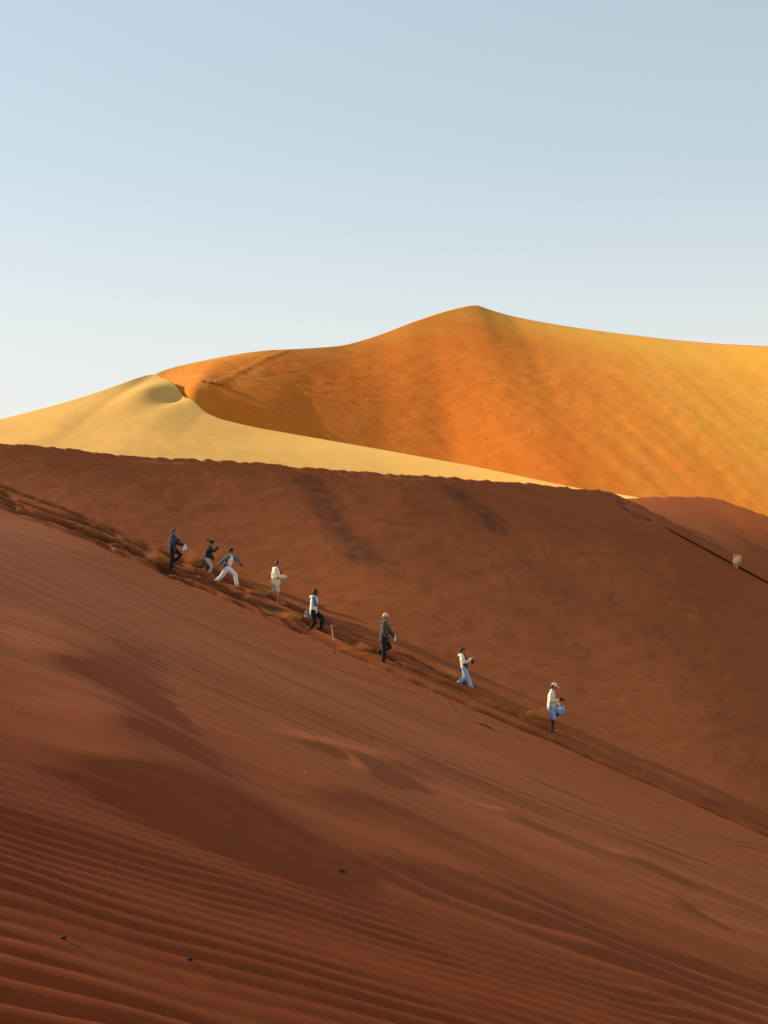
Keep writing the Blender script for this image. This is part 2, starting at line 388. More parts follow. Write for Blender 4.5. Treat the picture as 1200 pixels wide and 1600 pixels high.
# ================================================================== SHOULDER DUNE (right, behind the crest)
def ruled(base, crest, wb, wc, prof, back, front=.12):
    yb, zb = curves3(base, wb); yc, zc = curves3(crest, wc)
    def f(x, y):
        a, b, c, d = yb(x), zb(x), yc(x), zc(x)
        t = (y - a) / (c - a)
        tt = np.clip(t, 0, 1)
        z = b + (d - b) * (prof * tt + (1 - prof) * tt * tt)
        z = z + np.where(t < 0, (y - a) * front, 0)
        return z - back * np.maximum(0, y - c)
    return f, yb, yc
def build_dune(name, f, yb, yc, x0, x1, nx, nface, front, backl, mat, detail=None, label=None, tone=None):
    x = np.linspace(x0, x1, nx); rows = []
    for d in np.linspace(-front, 0, 24)[:-1]: rows.append(yb(x) + d)
    for t in np.linspace(0, 1, nface): rows.append(yb(x) + (yc(x) - yb(x)) * t)
    for d in np.concatenate([np.linspace(.15, 3, 12), np.linspace(3, backl, 34)[1:]]): rows.append(yc(x) + d)
    Y = np.array(rows); X = np.broadcast_to(x, Y.shape).copy()
    Z = f(X, Y)
    if detail is not None: Z = Z + detail(X, Y)
    o = link(name, grid_mesh(name, X, Y, Z, {'stain_shade_tone': tone(X, Y)} if tone else None), mat); tag(o, label, 'sand dune', kind='structure')
    return o

sh_crest = [P(900, 790, 101), P(985, 778, 99), P(1030, 777, 98.5), (P(1110, 775, 98)), P(1150, 788, 96), P(1200, 808, 94), P(1300, 850, 90), (40, 84, -3), (70, 78, -18)]
sh_base = [(10, 90.5, 3.0), P(985, 782, 87.5), P(1010, 797, 85.3), P(1080, 834, 83.6), P(1200, 898, 81), (30, 78, -4.8), (45, 72, -13.6), (70, 66, -27)]
shf, shb, shc = ruled(sh_base, sh_crest, .4, .5, .85, .35)
def sh_detail(x, y):
    e = y - shc(x); z = .10 * np.exp(-(e / .5) ** 2) * fbm(x / .6, y / 2, 3, 81)
    t = np.clip((y - shb(x)) / (shc(x) - shb(x)), 0, 1)
    z = z - .55 * (1 - sstep(-.1, .45, y - shb(x)))
    return z + np.sin(np.pi * t) * (.14 * fbm((x + y) / 3, (x - y) / 8, 3, 82)) - .25 * np.sin(np.pi * t)
build_dune('shoulder_dune', shf, shb, shc, 13, 70, 420, 90, 5, 30, M_NEAR, sh_detail, 'brown shoulder of sand behind the crest with the grass tuft')

# ================================================================== YELLOW DUNE
ye_crest = [P(-200, 700, 172), P(0, 655, 190), P(60, 640, 195), P(110, 626, 201), P(170, 607, 211), P(215, 590, 224), P(240, 583, 233), P(268, 597, 219), P(292, 613, 205), P(305, 628, 197), P(320, 644, 189),
            P(345, 655, 183), P(400, 668, 177), P(480, 682, 170), P(600, 703, 157), P(740, 728, 142), P(900, 762, 126), P(1000, 777, 117), P(1150, 812, 107), P(1300, 850, 100), (60, 92, -6), (100, 84, -24), (-80, 160, 4), (-130, 140, -18)]
ye_base = [(-130, 100, -22), (-80, 104, -2), (-50, 108, 3), (-25, 108, 6), (0, 106, 3), (14, 100, 0), (22, 94, -3), (35, 88, -6), (55, 78, -16), (70, 72, -24), (100, 60, -38)]
yef, yeb, yec = ruled(ye_base, ye_crest, 4, .55, .82, .60)
def ye_detail(x, y):
    t = np.clip((y - yeb(x)) / (yec(x) - yeb(x)), 0, 1)
    w = np.sin(np.pi * np.clip(t, 0, 1))
    z = w * (1.1 * fbm((x + .4 * y) / 22, y / 40, 2, 91) + .10 * fbm((x + .3 * y) / 3, y / 9, 3, 92))
    z += 1.0 * np.exp(-((x + 34.5) / 3.0) ** 2 - ((y - 203) / 14) ** 2)                   # hump below the summit with its shaded flank
    z -= 1.1 * np.exp(-((x + 30.0) / 2.3) ** 2 - ((y - 204) / 11) ** 2)
    return z
build_dune('yellow_dune', yef, yeb, yec, -130, 100, 640, 160, 25, 60, M_YEL, ye_detail, 'pale yellow sunlit dune behind the dark crest')

# ================================================================== BIG ORANGE DUNE
mo_crest = [(-130, 215, -34), (-70, 235, 0), (-50, 240, 18)]
for q_ in ((240, 584), (270, 574), (310, 565), (350, 557), (385, 551), (420, 547), (470, 545), (515, 542), (535, 540), (560, 534), (600, 521), (640, 505), (690, 488), (725, 479), (745, 476), (765, 484), (800, 494), (850, 504), (900, 512), (950, 519), (1000, 525), (1050, 531), (1120, 537), (1200, 541), (1400, 556)):
    mo_crest.append(P(q_[0], q_[1], float(np.interp(q_[0], [240, 320, 420, 520, 640, 745, 800, 900, 1000, 1200, 1400], [240, 245, 254, 268, 292, 316, 312, 297, 282, 254, 231]))))
mo_crest += [(150, 210, 22), (230, 200, 2)]
mo_base = [(-130, 190, -32), (-70, 205, -2), (-50, 222, 14), (-39, 231, 27), (-34, 221, 29.5), (-28.5, 210, 29.6), (-24, 211, 28.3), (-19, 211, 26.9), (-16.5, 211, 26.2), (-12, 209, 23.7), (-8, 206, 21.6), (-4, 202, 19), (0, 196, 15.5), (10, 178, 7), (24, 153, 1), (45, 138, -3), (77, 120, -8), (105, 110, -14), (150, 100, -22), (230, 90, -40)]
mof, mob, moc = ruled(mo_base, mo_crest, .9, .8, 1.0, .5, .66)
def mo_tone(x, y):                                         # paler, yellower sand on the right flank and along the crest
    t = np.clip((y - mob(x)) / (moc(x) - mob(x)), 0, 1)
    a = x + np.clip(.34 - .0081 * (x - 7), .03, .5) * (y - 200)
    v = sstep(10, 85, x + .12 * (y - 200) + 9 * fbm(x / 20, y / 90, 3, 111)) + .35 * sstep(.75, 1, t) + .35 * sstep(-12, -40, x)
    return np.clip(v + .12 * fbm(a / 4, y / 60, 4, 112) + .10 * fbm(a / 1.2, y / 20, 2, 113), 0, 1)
furrow = [hit(p[0], p[1], mof, 190, 300)[:2] for p in ((342, 599), (385, 577), (418, 560), (448, 548))]
def mo_detail(x, y):
    t = np.clip((y - mob(x)) / (moc(x) - mob(x)), 0, 1); w = np.sin(np.pi * t) ** .8
    a = x + np.clip(.34 - .0081 * (x - 7), .03, .5) * (y - 200); b = y                                        # a runs across the fall line, b along it
    z = w * (0.4 * fbm(a / 45, b / 120, 2, 101) + .07 * fbm(a / 8, b / 90, 3, 102) + .10 * fbm(a / 2.0, b / 40, 3, 103))
    z += w * .10 * fbm(x / 2.0, y / 2.5, 3, 104)
    for p, q in zip(furrow[:-1], furrow[1:]):
        d, _ = segdist(x, y, p, q); z += .10 * np.exp(-(d / .6) ** 2)
    return z
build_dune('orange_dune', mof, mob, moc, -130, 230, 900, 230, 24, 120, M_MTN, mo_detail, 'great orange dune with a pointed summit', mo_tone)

# ground far below, out to the horizon
g = bpy.data.meshes.new('desert_floor'); g.from_pydata([(-9000, -9000, -62), (9000, -9000, -62), (9000, 9000, -62), (-9000, 9000, -62)], [], [(0, 1, 2, 3)])
tag(link('desert_floor', g, M_GROUND), 'flat desert floor reaching to the horizon', 'ground', kind='structure')
# ================================================================== building kit for small things
def loft(bm, pts, rads, seg=12, cap=True):
    """smooth tube through pts; radius number or (lateral, sagittal)"""
    pts = [Vector(p) for p in pts]; rads = [(r, r) if isinstance(r, (int, float)) else r for r in rads]
    n = len(pts); rings = []
    tan = [(pts[min(i + 1, n - 1)] - pts[max(i - 1, 0)]).normalized() for i in range(n)]
    def frame(t):
        e1 = Vector((0, 1, 0)) - t * t.y
        if e1.length < .25: e1 = Vector((0, 0, 1)) - t * t.z
        e1.normalize(); return e1, t.cross(e1)
    def ring(c, t, a, b):
        e1, e2 = frame(t)
        return [bm.verts.new(c + e1 * (a * math.cos(k * 2 * math.pi / seg)) + e2 * (b * math.sin(k * 2 * math.pi / seg))) for k in range(seg)]
    def end(c, t, a, b, first):
        m = min(a, b); out = []
        for f in ((.35, .94), (.7, .71), (.92, .39)):
            out.append(ring(c + t * ((-1 if first else 1) * m * f[0]), t, a * f[1], b * f[1]))
        tip = bm.verts.new(c + t * ((-1 if first else 1) * m))
        return (out[::-1] if first else out), tip
    if cap: pre, tip0 = end(pts[0], tan[0], *rads[0], True); rings += pre
    for p, t, r in zip(pts, tan, rads): rings.append(ring(p, t, *r))
    if cap: post, tip1 = end(pts[-1], tan[-1], *rads[-1], False); rings += post
    else:
        tip0 = bm.verts.new(pts[0]); tip1 = bm.verts.new(pts[-1])
    for A, B in zip(rings[:-1], rings[1:]):
        for k in range(seg): bm.faces.new((A[k], A[(k + 1) % seg], B[(k + 1) % seg], B[k]))
    for k in range(seg):
        bm.faces.new((tip0, rings[0][(k + 1) % seg], rings[0][k])); bm.faces.new((tip1, rings[-1][k], rings[-1][(k + 1) % seg]))
def ball(bm, c, rx, ry, rz, sub=2, rot=0.0):
    r = bmesh.ops.create_icosphere(bm, subdivisions=sub, radius=1.0)
    m = Matrix.Translation(Vector(c)) @ Matrix.Rotation(rot, 4, 'Y') @ Matrix.Diagonal((rx, ry, rz, 1))
    bmesh.ops.transform(bm, matrix=m, verts=r['verts'])
def mesh_of(bm, name, voxel=0, smooth=2):
    me = bpy.data.meshes.new(name); bmesh.ops.recalc_face_normals(bm, faces=bm.faces); bm.to_mesh(me); bm.free()
    if voxel:
        o = bpy.data.objects.new('work', me); COL.objects.link(o)
        md = o.modifiers.new('r', 'REMESH'); md.mode = 'VOXEL'; md.voxel_size = voxel; md.use_smooth_shade = True
        if smooth:
            ms = o.modifiers.new('s', 'SMOOTH'); ms.iterations = smooth; ms.factor = .5
        dg = bpy.context.evaluated_depsgraph_get()
        m2 = bpy.data.meshes.new_from_object(o.evaluated_get(dg)); bpy.data.objects.remove(o); bpy.data.meshes.remove(me)
        me = m2; me.name = name
    me.polygons.foreach_set('use_smooth', np.ones(len(me.polygons), bool))
    return me
MATS = {}
def mat(name, col, **k):
    if name not in MATS: MATS[name] = plain(name, col, **k)
    return MATS[name]
def part(name, bm, m, parent, voxel=0, smooth=2):
    return link(name, mesh_of(bm, name, voxel, smooth), m, parent)
def empty(name, loc, rz=0.0):
    o = bpy.data.objects.new(name, None); COL.objects.link(o); o.empty_display_size = .2
    o.location = loc; o.rotation_euler = (0, 0, rz); return o

# ================================================================== PEOPLE
SKIN = (0.42, 0.20, 0.11)
def dirv(deg, ab=0.0):
    a, b = R(deg), R(ab)
    return Vector((math.sin(a) * math.cos(b), math.sin(b), -math.cos(a) * math.cos(b)))
def make_person(pix, label, lean, nod, legs, arms, support, wear, yaw=-8, k=1.0):
    """legs/arms: {side: angles}; side +1 is the far (left) side, -1 the near side; the figure faces +x"""
    h = hit(pix[0], pix[1], near_full, 40, 80); gz = ground(h[0], h[1])
    root = empty('person', (h[0], h[1], gz - .05), R(yaw)); root.scale = (k, k, k)
    tag(root, label, 'person', 'people running down the dune in single file')
    J = {}
    pel = Vector((0, 0, 0)); up = Vector((math.sin(R(lean)), 0, math.cos(R(lean)))); fw = Vector((up.z, 0, -up.x))
    for s in (1, -1):
        a, b = legs[s]
        J['hip', s] = pel + Vector((0, .095 * s, -.02)); J['knee', s] = J['hip', s] + dirv(a, 2 * s) * .43
        J['ank', s] = J['knee', s] + dirv(b) * .41
        fa = min(75, max(-70, b * .8)) ; ft = Vector((math.cos(R(fa + 16)) , 0, -math.sin(R(16 - fa)) if fa > -20 else -math.sin(R(-fa * .9)))).normalized()
        J['toe', s] = J['ank', s] + ft * .17 + Vector((0, .015 * s, -.045)); J['heel', s] = J['ank', s] - ft * .045 + Vector((0, 0, -.045))
    off = -(J['ank', support] + Vector((0.02, 0, -.085)))
    for q in list(J): J[q] = J[q] + off
    pel = pel + off
    top = pel + up * .50
    for s in (1, -1):
        J['sh', s] = top + Vector((0, .175 * s, 0)) - up * .03
        a, b, ab = arms[s]
        J['el', s] = J['sh', s] + dirv(a, ab * s) * .29; J['wr', s] = J['el', s] + dirv(b, -ab * .6 * s) * .25
        J['hd', s] = (J['wr', s] - J['el', s]).normalized()
    hup = Vector((math.sin(R(lean + nod)), 0, math.cos(R(lean + nod)))); hfw = Vector((hup.z, 0, -hup.x))
    neck = top + up * .02; hc = neck + hup * .19 + hfw * .015
    def hp(f, l, u): return hc + hfw * f + Vector((0, l, 0)) + hup * u          # point in head space
    skin = mat('skin_' + wear.get('skin', 'tan'), {'tan': SKIN, 'dark': (.16, .075, .045), 'fair': (.50, .27, .17)}[wear.get('skin', 'tan')], rough=.6, var=.08)
    # ---- body: one continuous surface
    b = bmesh.new()
    loft(b, [pel - up * .06, pel + up * .10, pel + up * .24, pel + up * .38, top - up * .02], [(.145, .105), (.13, .095), (.135, .095), (.165, .105), (.12, .08)])
    loft(b, [top - up * .03, neck + hup * .06, hc - hup * .05], [.062, .055, .052])
    ball(b, hp(-.005, 0, .025), .096, .076, .105); ball(b, hp(.022, 0, -.055), .062, .055, .062)
    loft(b, [hp(.086, 0, .012), hp(.108, 0, -.022)], [.010, .014], 8)                              # nose
    loft(b, [hp(.072, 0, -.068), hp(.078, 0, -.10)], [.022, .020], 8)                              # chin
    for s in (1, -1):
        ball(b, hp(-.005, .078 * s, -.012), .022, .010, .032, 1)                                     # ear
        loft(b, [J['sh', s] - Vector((0, .03 * s, 0)), J['sh', s].lerp(J['el', s], .4), J['el', s], J['el', s].lerp(J['wr', s], .35), J['wr', s]], [.056, .050, .040, .041, .027])
        loft(b, [J['hip', s], J['hip', s].lerp(J['knee', s], .4), J['knee', s], J['knee', s].lerp(J['ank', s], .3), J['ank', s]], [.088, .078, .055, .056, .036])
        loft(b, [J['heel', s] + Vector((0, 0, .01)), J['ank', s].lerp(J['toe', s], .45), J['toe', s]], [(.032, .032), (.040, .032), (.042, .018)])
        # hand: palm, four unequal bent fingers, thumb from the side of the palm
        d = J['hd', s]; lat = Vector((0, 1, 0)) - d * d.y; lat.normalize(); nr = d.cross(lat)
        w = J['wr', s]; pc = w + d * .085
        loft(b, [w + d * .01, w + d * .05, pc], [(.022, .018), (.036, .016), (.040, .015)], 10)
        for i, L in enumerate((.070, .080, .074, .058)):
            r0 = pc + lat * (.030 - .020 * i); c = nr * (.35 * L)
            loft(b, [r0 - d * .012, r0 + d * L * .5 + c * .25, r0 + d * L * .85 + c], [.0095, .009, .0075], 8)
        loft(b, [w + d * .035 + lat * .028, w + d * .065 + lat * .050 + nr * .012, w + d * .100 + lat * .050 + nr * .028], [.0115, .0105, .009], 8)
    body = part('body', b, skin, root, .0085, 2)
    dk = mat('eye_dark', (.02, .015, .012), rough=.3)
    for s in (1, -1):
        b = bmesh.new(); ball(b, hp(.079, .032 * s, .010), .008, .013, .009, 1); part('eye', b, dk, body)
    b = bmesh.new(); ball(b, hp(.080, 0, -.055), .006, .022, .006, 1); part('mouth', b, mat('lips', (.30, .10, .08)), body)
    # ---- hair
    b = bmesh.new(); ball(b, hp(-.020, 0, .045), .100, .085, .098); ball(b, hp(-.055, 0, -.02), .060, .072, .085)
    for i in range(9):
        a = i * .7; loft(b, [hp(-.03 + .05 * math.cos(a), .06 * math.sin(a), .10), hp(-.07 + .03 * math.cos(a), .078 * math.sin(a), .02), hp(-.085, .06 * math.sin(a), -.06)], [.022, .022, .014], 6)
    hm = mat('hair_' + wear['hair'][0], wear['hair'][1], rough=.55, var=.3, scale=40)
    if wear.get('ponytail'):
        loft(b, [hp(-.09, 0, .05), hp(-.19, .02, .10), hp(-.28, .0, .11), hp(-.36, -.02, .07)], [.036, .052, .046, .016], 8)
        loft(b, [hp(-.09, .02, .03), hp(-.20, .05, .05), hp(-.30, .06, .03)], [.026, .032, .012], 8)
    part('hair', b, hm, root, .012, 1)
    # ---- head wear
    hw = wear.get('hat')
    if hw:
        b = bmesh.new(); hatm = mat(hw[1], hw[2], rough=.9, scale=60)
        if hw[0] == 'beanie':
            ball(b, hp(-.012, 0, .055), .112, .098, .102); loft(b, [hp(-.012, 0, .035), hp(-.012, 0, .065)], [(.104, .115), (.104, .115)], 20, False)
            part('beanie', b, hatm, root, .012, 1)
        else:
            ball(b, hp(-.012, 0, .065), .110, .094, .088); cap = part('cap', b, hatm, root, .012, 1)
            b = bmesh.new()
            if hw[0] == 'cap': loft(b, [hp(.075, 0, .055), hp(.13, 0, .050), hp(.185, 0, .030)], [(.080, .010), (.085, .010), (.055, .009)], 14)
            else: loft(b, [hp(-.012, 0, .042), hp(-.012, 0, .056)], [(.165, .19), (.155, .18)], 20, False)
            part('brim', b, hatm, cap)
    if wear.get('glasses'):
        b = bmesh.new()
        for s in (1, -1):
            ball(b, hp(.090, .034 * s, .012), .010, .030, .021, 2); loft(b, [hp(.085, .062 * s, .016), hp(.0, .083 * s, .014)], [.005, .005], 6)
        loft(b, [hp(.094, -.02, .016), hp(.094, .02, .016)], [.004, .004], 6)
        part('sunglasses', b, mat('glass_black', (.012, .012, .014), rough=.15), root)
    # ---- top: torso shell and sleeves
    def torso(bm, grow, hem, fwd=0.0, flare=0.0, high=.0):
        o = fw * fwd
        loft(bm, [pel + up * hem + o, pel + up * (hem * .4 + .06) + o, pel + up * .22 + o, pel + up * .38 + o, top - up * (.03 + high) + o],
             [(.150 + grow + flare, .110 + grow + flare), (.148 + grow + flare * .5, .108 + grow + flare * .5), (.146 + grow, .106 + grow), (.178 + grow, .114 + grow), (.130 + grow * .8, .085 + grow * .6)], 16)
    def sleeves(bm, grow, upto):
        for s in (1, -1):
            if upto == 'long': loft(bm, [J['sh', s] - Vector((0, .035 * s, 0)), J['sh', s].lerp(J['el', s], .4), J['el', s], J['el', s].lerp(J['wr', s], .5), J['wr', s] - J['hd', s] * .01], [.068 + grow, .062 + grow, .054 + grow, .050 + grow, .040 + grow])
            else: loft(bm, [J['sh', s] - Vector((0, .035 * s, 0)), J['sh', s].lerp(J['el', s], .35), J['sh', s].lerp(J['el', s], .75)], [.068 + grow, .066 + grow, .064 + grow])
    for (nm, mname, col, grow, hem, fwd, flare, sl, extra) in wear['tops']:
        grow += .013
        b = bmesh.new(); torso(b, grow, hem, fwd, flare)
        if sl: sleeves(b, grow * .55 + .006, sl)
        if extra == 'hood': loft(b, [top + up * .035 - fw * .07 + Vector((0, -.09, 0)), top + up * .02 - fw * .135, top + up * .035 - fw * .07 + Vector((0, .09, 0))], [.055, .075, .055], 10)
        if extra == 'collar': loft(b, [top - up * .02, top + up * .06], [(.085, .080), (.075, .072)], 12)
        if extra == 'tail':
            loft(b, [pel + up * .20 - fw * .08 - Vector((0, .10, 0)), pel + up * .06 - fw * .17 - Vector((0, .12, 0)), pel - up * .08 - fw * .27 - Vector((0, .12, 0))], [(.09, .03), (.085, .025), (.05, .02)], 10)
        t = part(nm, b, mat(mname, col, rough=.9, var=.14, scale=9, bump=.5), root, .014, 2)
        if extra in ('hood', 'quilt') or nm == 'jacket':
            b = bmesh.new(); c0 = pel + up * (hem + .05) + fw * (.115 + grow + flare * .8 + fwd); c1 = top - up * .10 + fw * (.112 + grow + fwd)
            loft(b, [c0, c0.lerp(c1, .5) + fw * .008, c1], [.006, .006, .006], 6); part('zip', b, mat('zip_dark', (.05, .045, .04)), t)
    # ---- below the waist
    nm, mname, col, kind = wear['bottom']
    bmat = mat(mname, col, rough=.9, var=.14, scale=9, bump=.4); b = bmesh.new()
    loft(b, [pel + up * .10, pel - up * .04, pel - up * .10], [(.148, .110), (.160, .122), (.13, .10)], 16)
    for s in (1, -1):
        hi, kn, an = J['hip', s], J['knee', s], J['ank', s]
        if kind == 'long': loft(b, [hi, hi.lerp(kn, .4), kn, kn.lerp(an, .5), an - (an - kn).normalized() * .02], [.114, .110, .092, .084, .074])
        elif kind == 'wide': loft(b, [hi, hi.lerp(kn, .4), kn, kn.lerp(an, .5), an + (an - kn).normalized() * .02], [.108, .108, .106, .110, .112])
        elif kind == 'short': loft(b, [hi, hi.lerp(kn, .45), hi.lerp(kn, .95)], [.104, .104, .102])
    part(nm, b, bmat, root, .014, 2)
    if wear.get('skirt'):
        b = bmesh.new(); kn = (J['knee', 1] + J['knee', -1]) * .5
        loft(b, [pel + up * .12, pel - up * .06 - fw * .03, pel.lerp(kn, .55) - fw * .09, pel.lerp(kn, 1.0) - fw * .13], [(.16, .12), (.185, .16), (.21, .21), (.21, .25)], 16, False)
        part('coat_skirt', b, mat(*wear['skirt'], rough=.9, bump=.4), root, .016, 2)
    if wear.get('leggings'):
        b = bmesh.new()
        for s in (1, -1): loft(b, [J['knee', s].lerp(J['hip', s], .12), J['knee', s].lerp(J['ank', s], .35), J['ank', s]], [.064, .064, .044])
        part('leggings', b, mat(*wear['leggings'], rough=.9), root, .012, 1)
    if wear.get('shoes'):
        sm = mat(*wear['shoes'], rough=.7)
        for s in (1, -1):
            b = bmesh.new(); a, hl, to = J['ank', s], J['heel', s], J['toe', s]
            loft(b, [hl + Vector((0, 0, .005)), hl.lerp(to, .4) + Vector((0, 0, .015)), hl.lerp(to, .75), to], [(.042, .042), (.048, .046), (.052, .034), (.044, .026)], 10)
            loft(b, [a + Vector((0, 0, .03)), hl.lerp(to, .15)], [.050, .044], 10)
            sh = part('shoe', b, sm, root, .012, 1)
            b = bmesh.new(); u = Vector((0, 0, -.022)); loft(b, [hl + u, hl.lerp(to, .6) + u, to + u * .8], [(.043, .014), (.053, .014), (.045, .013)], 10); part('sole', b, mat('sole_grey', (.12, .11, .10)), sh)
    if wear.get('scarf'):
        b = bmesh.new(); loft(b, [top + up * .04 + fw * .06 - Vector((0, .02, 0)), top - up * .10 + fw * .185, top - up * .24 + fw * .205, top - up * .33 + fw * .185], [(.095, .04), (.105, .05), (.095, .045), (.06, .03)], 10)
        loft(b, [top + up * .035 + fw * .05 + Vector((0, .06, 0)), top + up * .04 - fw * .06, top + up * .035 + fw * .05 - Vector((0, .06, 0))], [.038, .04, .038], 8)
        part('scarf', b, mat(*wear['scarf'], rough=.95, bump=.5), root, .012, 1)
    if wear.get('gloves'):
        gm = mat(*wear['gloves'], rough=.85)
        for s in (1, -1):
            b = bmesh.new(); w, d = J['wr', s], J['hd', s]; lat = (Vector((0, 1, 0)) - d * d.y).normalized(); nr = d.cross(lat)
            loft(b, [w - d * .03, w + d * .05, w + d * .10], [(.040, .036), (.048, .030), (.050, .028)], 10)
            for i, L in enumerate((.075, .085, .079, .062)):
                r0 = w + d * .10 + lat * (.033 - .022 * i); loft(b, [r0, r0 + d * L * .5 + nr * L * .1, r0 + d * L * .85 + nr * L * .38], [.0135, .0125, .011], 8)
            loft(b, [w + d * .035 + lat * .032, w + d * .105 + lat * .062 + nr * .028], [.015, .013], 8)
            part('glove', b, gm, root, .008, 1)
    if wear.get('headband'):
        b = bmesh.new(); loft(b, [hp(-.012, 0, .052), hp(-.012, 0, .082)], [(.094, .108), (.092, .104)], 18, False); part('headband', b, mat(*wear['headband'], rough=.8), root)
    if wear.get('stripe'):
        for s in (1, -1):
            b = bmesh.new(); hi, kn, an = J['hip', s], J['knee', s], J['ank', s]
            for i in range(1):
                o_ = Vector((0, .094 * s, 0)); loft(b, [hi + o_, hi.lerp(kn, .5) + o_ * .95, kn + o_ * .80, kn.lerp(an, .5) + o_ * .72, an + o_ * .6], [.010] * 5, 6)
            part('side_stripe', b, mat('stripe_white', (.75, .74, .70)), root)
    M = Matrix.Translation(root.location) @ Matrix.Rotation(R(yaw), 4, 'Z') @ Matrix.Diagonal((k, k, k, 1))
    return lambda s, along=.12: (M @ (J['wr', s] + J['hd', s] * along), root), root

BLACK = (.018, .016, .016); OFFW = (.72, .68, .58)
# 1  navy jacket, holding a white bag
g1, _ = make_person((268, 889), 'person in a navy jacket and black trousers with white stripes, holding a white bag', 2, 4, {1: (52, -52), -1: (3, -6)}, {1: (25, 78, 14), -1: (32, 118, 16)}, -1,
    dict(hair=('brown', (.16, .075, .03)), headband=('band_black', BLACK), tops=[('jacket', 'cloth_navy', (.026, .055, .10), .024, -.10, 0, .01, 'long', 'collar')],
         bottom=('trousers', 'cloth_black', BLACK, 'long'), stripe=True, shoes=('shoe_black', BLACK)), yaw=-14, k=1.0)
# 2  dark coat, hair flying
g2, _ = make_person((327, 888), 'person in a dark flared coat with hair flying back, hand raised to the face', 16, 2, {1: (-12, -48), -1: (34, -16)}, {1: (-5, 35, 12), -1: (62, 132, 16)}, -1,
    dict(hair=('auburn', (.22, .075, .03)), ponytail=True, hat=('beanie', 'cap_black', BLACK), tops=[('coat', 'cloth_charcoal', (.030, .026, .024), .024, -.06, 0, .015, 'long', 'collar')],
         skirt=('cloth_greybrown', (.085, .072, .062)), bottom=('trousers', 'cloth_pale', (.46, .42, .36), 'long'), shoes=('shoe_white', (.7, .68, .64))), yaw=-8, k=.96)
# 3  long stride, white trousers
g3, _ = make_person((371, 912), 'person in white trousers and dark beanie striding wide with an open blue grey jacket', 12, -2, {1: (46, 10), -1: (-34, -52)}, {1: (66, 38, 14), -1: (-52, -50, 16)}, 1,
    dict(hair=('black', (.03, .022, .018)), hat=('beanie', 'beanie_green_black', (.022, .026, .024)), tops=[('shirt', 'cloth_white', (.82, .80, .75), .010, .14, .022, 0, None, None), ('jacket', 'cloth_bluegrey', (.11, .135, .19), .016, .05, -.032, 0, 'long', 'tail')],
         bottom=('trousers', 'cloth_white', (.82, .80, .75), 'long'), gloves=('glove_dark', (.025, .022, .022)), shoes=('shoe_grey', (.12, .12, .13))), yaw=-12, k=1.0)
# 4  cream padded jacket
g4, _ = make_person((434, 938), 'person in a cream hooded padded jacket and shorts with a red scarf', 3, 4, {1: (-18, -72), -1: (12, -2)}, {1: (20, 78, 8), -1: (14, 82, 12)}, -1,
    dict(hair=('darkbrown', (.06, .03, .018)), tops=[('jacket', 'cloth_cream', (.84, .72, .52), .070, -.06, -.015, .012, 'long', 'hood')], scarf=('cloth_red', (.50, .035, .012)),
         gloves=('glove_bluegrey', (.16, .24, .36)), bottom=('shorts', 'cloth_sandcream', (.66, .52, .34), 'short')), yaw=-6, k=1.0)
# 5  white vest over teal shirt
g5, _ = make_person((502, 979), 'person in a white hooded vest over a teal shirt with sunglasses and black trousers', 4, 3, {1: (50, -10), -1: (8, -32)}, {1: (-32, -36, 14), -1: (22, 86, 12)}, 1,
    dict(skin='dark', hair=('black', (.03, .022, .018)), glasses=True, tops=[('shirt', 'cloth_teal', (.06, .20, .23), .008, -.02, 0, 0, 'short', None), ('vest', 'cloth_white', (.82, .80, .75), .026, -.06, -.006, 0, None, 'hood')],
         bottom=('trousers', 'cloth_black', BLACK, 'long'), shoes=('shoe_brown', (.12, .06, .035))), yaw=-10, k=1.03)
# 6  dark jacket, fair hair
g6, _ = make_person((600, 1034), 'person with a beige beanie in a long grey brown jacket and black trousers', 3, 3, {1: (28, -70), -1: (3, -5)}, {1: (28, 40, 10), -1: (6, 26, 10)}, -1,
    dict(hair=('blond', (.50, .34, .14)), hat=('beanie', 'beanie_beige', (.68, .54, .30)), tops=[('jacket', 'cloth_greybrown2', (.085, .065, .052), .036, -.12, 0, .012, 'long', 'hood')],
         bottom=('trousers', 'cloth_black', BLACK, 'long'), shoes=('shoe_black', BLACK)), yaw=-6, k=1.06)
# 7  light blue wide trousers
g7, _ = make_person((736, 1070), 'person leaning back in pale blue wide trousers, cream top and dark vest', -8, 10, {1: (2, -48), -1: (21, 18)}, {1: (28, 118, 10), -1: (22, 112, 14)}, -1,
    dict(hair=('black', (.03, .022, .018)), hat=('round', 'cap_slate', (.06, .07, .085)), tops=[('shirt', 'cloth_cream', (.84, .72, .52), .016, .02, 0, 0, 'long', 'hood'), ('vest', 'cloth_charcoal2', (.035, .035, .038), .020, -.02, .020, 0, None, None)],
         bottom=('trousers', 'cloth_paleblue', (.34, .46, .62), 'wide')), yaw=-10, k=.90)
# 8  white cap
g8, _ = make_person((863, 1139), 'person in a white cap, cream top and blue shorts holding a black camera', 5, 14, {1: (58, -62), -1: (14, -10)}, {1: (6, 58, 6), -1: (-6, 100, 14)}, -1,
    dict(hair=('darkbrown', (.06, .03, .018)), hat=('cap', 'cap_white', (.80, .76, .68)), tops=[('shirt', 'cloth_cream2', (.76, .66, .50), .016, -.02, 0, 0, 'long', 'collar')],
         bottom=('shorts', 'cloth_skyblue', (.22, .40, .62), 'short'), leggings=('cloth_plum', (.045, .025, .028)), shoes=('shoe_maroon', (.10, .03, .022))), yaw=-8, k=1.0)

